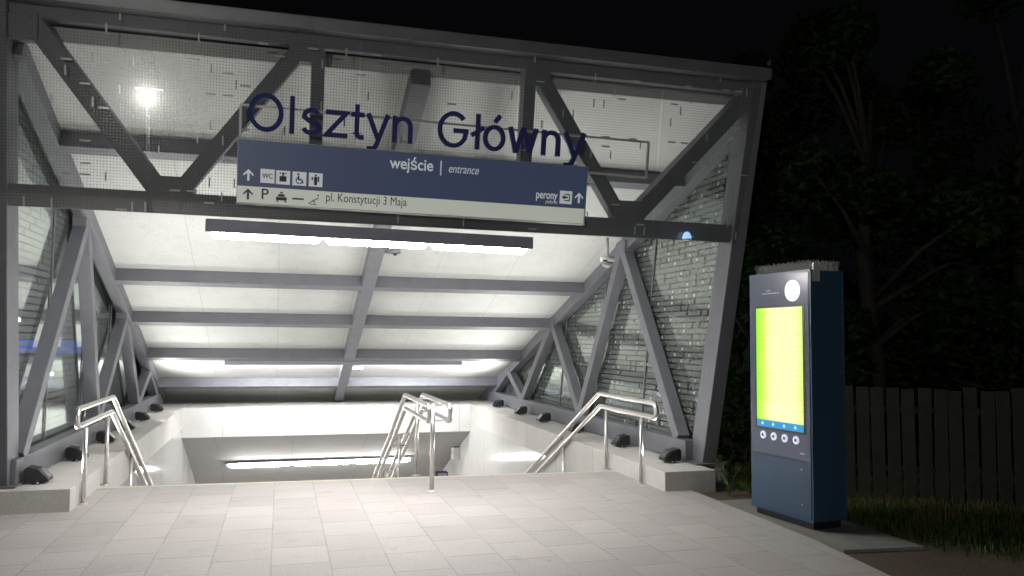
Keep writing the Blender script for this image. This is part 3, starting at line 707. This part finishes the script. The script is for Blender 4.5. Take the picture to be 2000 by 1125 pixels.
t = thing('wall_loudspeaker', 'small dark speaker on the right tunnel wall near the stairs', 'loudspeaker', (3.85, 19.2, -1.72))
bm = BM(); box(bm, (-.12, -.15, -.1), (.145, .1, .1), .02); obj('body', bm, M['black'], t, local=True)
bm = BM(); box(bm, (-.1, -.155, -.08), (.12, -.149, .08), .002); obj('grille', bm, M['housing'], t, local=True)
# ------------------------------------------------------------------ information totem
kx, ky = Vector((4.405, 5.84, 0)), Vector((4.335, 6.64, 0))          # near and far bottom corners of the screen face
KW = (ky-kx).length
ang = math.atan2(-(ky-kx).x, (ky-kx).y)
kio = thing('information_totem', 'tall dark blue information totem with a glowing lime screen', 'information totem', kx, 0)
# local frame: a runs along the face (near -> far), b goes back from the face, z up
ka = (ky-kx).normalized(); kb = V((ka.y, -ka.x, 0))
if kb.x < 0: kb = -kb
def K(a, b, z): return kx + ka*a + kb*b + V((0, 0, z))
def kbox(name, mat, a0, a1, b0, b1, z0, z1, bev=0.0, parent=None):
    bm = BM(); box(bm, (0, 0, 0), (1, 1, 1))
    for v in bm.verts: v.co = K(a0+(a1-a0)*v.co.x, b0+(b1-b0)*v.co.y, z0+(z1-z0)*v.co.z)
    if bev: bmesh.ops.bevel(bm, geom=bm.edges[:], offset=bev, segments=2, affect='EDGES')
    bmesh.ops.recalc_face_normals(bm, faces=bm.faces); return obj(name, bm, mat, parent or kio)
M['totem'] = surf('dark_blue_totem_paint', (.026, .058, .105), .38, 0, .06, 6)
M['totem_face'] = surf('blue_grey_face_glass', (.09, .105, .15), .22, 0, .04, 6)
kbox('body', M['totem'], 0, KW, 0, .37, .07, 2.235, .008)
kbox('plinth', M['black'], .03, KW-.03, .03, .33, 0, .069)
face = kbox('face_panel', M['totem_face'], .012, KW-.012, -.008, -.001, .575, 2.215, .002)
kbox('service_door', M['totem'], .012, KW-.012, -.008, -.001, .1, .565, .002)
def screenmat():
    t = NT('lime_screen'); uv = t.coord('Object'); sp = t.new('ShaderNodeSeparateXYZ'); t.l.new(uv, sp.inputs[0])
    # content of the screen: pale rows on lime
    z = sp.outputs[2]; y = sp.outputs[1]
    n1 = t.noise(uv, 2.2, 3); 
    e = t.math('MULTIPLY', t.math('ABSOLUTE', t.math('SUBTRACT', y, .33)), 2.7)
    pale = t.math('SUBTRACT', 1.0, t.math('POWER', e, 2.0))
    pale = t.math('MULTIPLY', pale, t.math('ADD', .72, t.math('MULTIPLY', n1, .6)))
    rows = t.math('LESS_THAN', t.math('FRACT', t.math('DIVIDE', z, .052)), .35)
    rn = t.new('ShaderNodeTexWhiteNoise', noise_dimensions='1D'); t.l.new(t.math('FLOOR', t.math('DIVIDE', z, .052)), rn.inputs['W'])
    rr = t.math('MULTIPLY', rows, t.math('MULTIPLY', rn.outputs['Value'], .16))
    f = t.math('SUBTRACT', pale, rr)
    col = t.ramp(f, [(0, (.28, .95, .0)), (.4, (.66, 1.0, .08)), (.85, (1.0, 1.0, .5))])
    t.l.new(col, t.p.inputs['Emission Color']); t.p.inputs['Emission Strength'].default_value = .84
    t.p.inputs['Base Color'].default_value = (.01, .01, .01, 1); t.p.inputs['Roughness'].default_value = .15
    return t.m
def KY(y): return (y-kx.y)/ka.y      # face coordinate from world y
kbox('screen_bezel', M['black'], KY(5.90), KY(6.565), -.010, -.0085, .80, 1.945)
kbox('screen', screenmat(), KY(5.925), KY(6.54), -.0145, -.0105, .885, 1.92)
bar = kbox('screen_footer', emit('blue_screen_footer', (.0, .27, .62), .8), KY(5.925), KY(6.54), -.0145, -.0105, .82, .884)
for i in range(4):
    a = KY(6.46-.145*i); bm = BM()
    pts = ((-.014, -.012), (.014, -.012), (.014, .006), (0, .018), (-.014, .006))
    vs = [bm.verts.new(K(a+p, -.016, .852+q_)) for p, q_ in pts]; bm.faces.new(vs); obj('footer_icon', bm, emit('cyan_icon', (.35, .85, 1), 1.0), bar)
def kdisc(name, mat, a, z, r, d0, d1, parent=None):
    bm = BM(); n = 28; f = [bm.verts.new(K(a+r*math.cos(6.28319*k/n), d1, z+r*math.sin(6.28319*k/n))) for k in range(n)]
    g0 = [bm.verts.new(K(a+r*math.cos(6.28319*k/n), d0, z+r*math.sin(6.28319*k/n))) for k in range(n)]
    bm.faces.new(f); bm.faces.new(g0[::-1])
    for k in range(n): bm.faces.new((f[k], g0[k], g0[(k+1) % n], f[(k+1) % n]))
    bmesh.ops.recalc_face_normals(bm, faces=bm.faces); return obj(name, bm, mat, parent or kio)
kdisc('round_lamp', emit('white_round_face', (.93, 1, 1), 1.25), KY(6.045), 2.065, .095, -.0085, -.014)
M['button'] = emit('lit_button_ring', (.75, .8, 1.0), .42, (.5, .5, .55))
for i in range(4):
    b = kdisc('button', M['button'], KY(6.455-.145*i), .745, .036, -.0085, -.02)
    kdisc('button_symbol', M['totem'], KY(6.455-.145*i), .745, .014, -.0205, -.0225, b)
bm = BM()
for z, a0, a1 in ((2.075, 6.34, 6.40), (2.05, 6.22, 6.46)):
    x = a0
    while x < a1:
        L = random.uniform(.012, .035); c0, c1 = KY(x), KY(min(a1, x+L)); vs = [bm.verts.new(K(c0, -.0092, z)), bm.verts.new(K(c1, -.0092, z)), bm.verts.new(K(c1, -.0092, z+.009)), bm.verts.new(K(c0, -.0092, z+.009))]; bm.faces.new(vs); x += L+.008
obj('small_print', bm, M['ltgrey'], face)
kbox('maker_plate', M['ltgrey'], KY(5.92), KY(5.98), -.011, -.0085, .63, .642)
kdisc('lock', M['inox'], KY(5.955), .50, .009, -.0085, -.016); kdisc('lock', M['inox'], KY(5.955), .20, .007, -.0085, -.015)
kbox('side_bracket', M['ltgrey'], -.012, -.001, .03, .10, 2.14, 2.30, .002)
bm = BM()
for b in (.05, .13, .21, .29, .35):
    beam(bm, K(.03, b, 2.240), K(KW-.04, b, 2.240), .03, .008, (0, 0, 1), 0)
    for i in range(34):
        a = .04+i*(KW-.09)/33
        for q_ in (-1, 0, 1):
            p0 = K(a, b, 2.242); p1 = K(a+random.uniform(-.012, .012), b+q_*.03, 2.242+random.uniform(.075, .095)); tube(bm, [p0, p1], .0018, 4, False)
tag(obj('bird_spikes', bm, M['ltgrey'], kio))
# ------------------------------------------------------------------ fence
fa, fb = V((5.5, 7.05, -.03)), V((9.3, 4.95, -.03)); fd = (fb-fa).normalized(); FL = (fb-fa).length
fen = thing('board_fence', 'low dark fence of upright boards on the grass at the right', 'fence', fa)
for z in (.35, .95):
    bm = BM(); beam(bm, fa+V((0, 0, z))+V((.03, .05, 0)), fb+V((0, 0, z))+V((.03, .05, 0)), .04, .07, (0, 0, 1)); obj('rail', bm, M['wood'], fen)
n = int(FL/.145)
for i in range(n):
    p = fa+fd*(i*.145+.07); bm = BM(); h = 1.18+random.uniform(-.02, .02)
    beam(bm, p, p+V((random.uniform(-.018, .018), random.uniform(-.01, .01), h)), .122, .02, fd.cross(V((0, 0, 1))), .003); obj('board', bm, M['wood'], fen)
# ------------------------------------------------------------------ trees and plants
def leafy(bm, centres, n, size, flat=.6):
    for _ in range(n):
        c, r = random.choice(centres)
        d = V((random.gauss(0, 1), random.gauss(0, 1), random.gauss(0, 1))).normalized()*r*random.uniform(.35, 1.0)**.6
        p = V(c)+V((d.x, d.y, d.z*.8)); s = size*random.uniform(.6, 1.3)
        a = V((random.gauss(0, 1), random.gauss(0, 1), random.gauss(0, .6))).normalized(); b = a.cross(V((random.gauss(0, 1), random.gauss(0, 1), random.gauss(0, 1)))).normalized()
        vs = [bm.verts.new(p+a*s), bm.verts.new(p+b*s*.45+a*s*.1), bm.verts.new(p-a*s*.9), bm.verts.new(p-b*s*.45+a*s*.1)]; bm.faces.new(vs)
def tree(x, y, h, rad, label, n=9000, low=.25, leaf=.075):
    t = thing('broadleaf_tree', label, 'tree', (x, y, 0), 0, 'dark trees behind the fence')
    bm = BM(); tp = [(x, y, -.1), (x+.05, y, h*.2), (x-.08, y+.06, h*.45), (x+.05, y, h*.8)]; tube(bm, tp, [.16, .12, .09, .03], 10)
    cs = []
    for i in range(26):
        a = random.uniform(0, 6.28); zz = h*random.uniform(low, .98); rr = rad*math.sin(math.pi*min(.95, max(.12, (zz/h-low+.15)/(1.2-low))))**.7*random.uniform(.45, 1)
        c = (x+math.cos(a)*rr, y+math.sin(a)*rr, zz); cs.append((c, random.uniform(.3, .62)*rad*.55))
        if i < 14: tube(bm, [(x, y, zz*.7), ((x+c[0])/2, (y+c[1])/2, zz*.88), c], [.05, .03, .012], 6)
    obj('trunk', bm, M['bark'], t, True)
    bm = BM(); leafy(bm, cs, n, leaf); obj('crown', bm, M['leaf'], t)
for a in ((6.15, 9.3, 2.7, 1.15, 'low bushy tree right beside the canopy column', 7000, .0, .05), (7.4, 13.0, 3.6, 1.4, 'bushy tree just outside the right side glass', 8000, .0, .06), (6.6, 10.6, 5.4, 1.5, 'bushy dark tree seen just right of the canopy column', 15000, .04, .07),
          (7.7, 8.9, 6.2, 1.9, 'dark tree rising right behind the totem', 12000, .12, .07),
          (9.6, 8.2, 6.8, 2.2, 'dark tree above the middle of the board fence', 11000, .15, .08),
          (11.6, 6.9, 6.5, 2.3, 'dark tree at the right edge behind the fence', 10000, .12, .08),
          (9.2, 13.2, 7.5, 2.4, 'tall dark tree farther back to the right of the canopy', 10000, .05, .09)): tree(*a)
def weed(x, y, h, n, label):
    t = thing('weed_plant', label, 'plant', (x, y, -.03), 0, 'weeds beside the right plinth')
    sb, lb = BM(), BM()
    for i in range(n):
        a = random.uniform(0, 6.28); L = h*random.uniform(.55, 1); tip = V((x+math.cos(a)*L*.45, y+math.sin(a)*L*.45, L)); mid = V((x+math.cos(a)*L*.15, y+math.sin(a)*L*.15, L*.55))
        pts = [V((x, y, -.03)), mid, tip]; tube(sb, pts, [.006, .004, .002], 5)
        for k in range(9):
            q_ = mid.lerp(tip, k/8) if k > 2 else V((x, y, 0)).lerp(mid, (k+1)/3)
            b = random.uniform(0, 6.28); l = random.uniform(.05, .09); d = V((math.cos(b), math.sin(b), random.uniform(-.1, .6))).normalized(); s = d.cross(V((0, 0, 1))).normalized()*l*.28
            vs = [lb.verts.new(q_), lb.verts.new(q_+d*l*.5+s), lb.verts.new(q_+d*l), lb.verts.new(q_+d*l*.5-s)]; lb.faces.new(vs)
    obj('stem', sb, M['leaf2'], t); obj('foliage', lb, M['leaf2'], t)
weed(4.62, 7.50, .42, 7, 'leafy weed growing at the end of the right plinth block')
weed(5.05, 8.3, .34, 6, 'smaller weed standing in soil between the plinth and totem')
weed(5.35, 9.3, .3, 6, 'low weed in the soil beyond the right column')
# ------------------------------------------------------------------ lamps and things around
t = thing('street_lamp', 'slim street lamp standing behind the photographer, mirrored in the upper left glass', 'street lamp', (-4.15, -6.4, 0))
bm = BM(); tube(bm, [(0, 0, 0), (0, 0, .6), (0, 0, 2.96)], [.07, .05, .04], 14); obj('pole', bm, M['steel'], t, True, True)
bm = BM(); lathe(bm, [(0, 0), (.05, .01), (.085, .05), (.095, .1), (.075, .155), (.035, .185), (0, .19)], 24, (0, 0, 2.95)); obj('lamp_globe', bm, emit('street_lamp_globe', (1, .96, .9), 2700), t, True, True)
t = thing('street_lamp', 'distant lit street lamp seen through the left side glass', 'street lamp', (-33.8, 120, 0))
bm = BM(); tube(bm, [(0, 0, -1), (0, 0, 3.4)], .09, 10); obj('pole', bm, M['ltgrey'], t, True, True)
bm = BM(); lathe(bm, [(0, 0), (.25, .1), (.34, .3), (.2, .5), (0, .55)], 14, (0, 0, 3.35)); obj('lamp_globe', bm, emit('far_lamp_globe', (1, .98, .95), 30), t, True, True)  # globe made oversized so its shape takes in the lamp's glow
t = thing('bollard_lamp', 'low lit bollard lamp outside the left side glass', 'bollard light', (-8.2, 33, -.03))
bm = BM(); tube(bm, [(0, 0, 0), (0, 0, .14)], .1, 14); obj('post', bm, M['steel'], t, True, True)
bm = BM(); lathe(bm, [(.0, 0), (.16, 0), (.17, .06), (.13, .12), (0, .13)], 16, (0, 0, .14)); obj('lamp_head', bm, emit('bollard_glow', (1, 1, 1), 12), t, True, True)
t = thing('illuminated_sign', 'low wide blue glowing sign outside the left side glass', 'sign', (-8.7, 35, 0))
bm = BM(); box(bm, (-1.9, -.1, .92), (1.6, .1, 1.42), .02); obj('sign_panel', bm, emit('blue_glow', (.02, .13, .75), 1.3), t, local=True)
for x in (-1.6, 1.3):
    bm = BM(); box(bm, (x-.05, -.05, -.05), (x+.05, .05, .92), .005); obj('leg', bm, M['steel'], t, local=True)
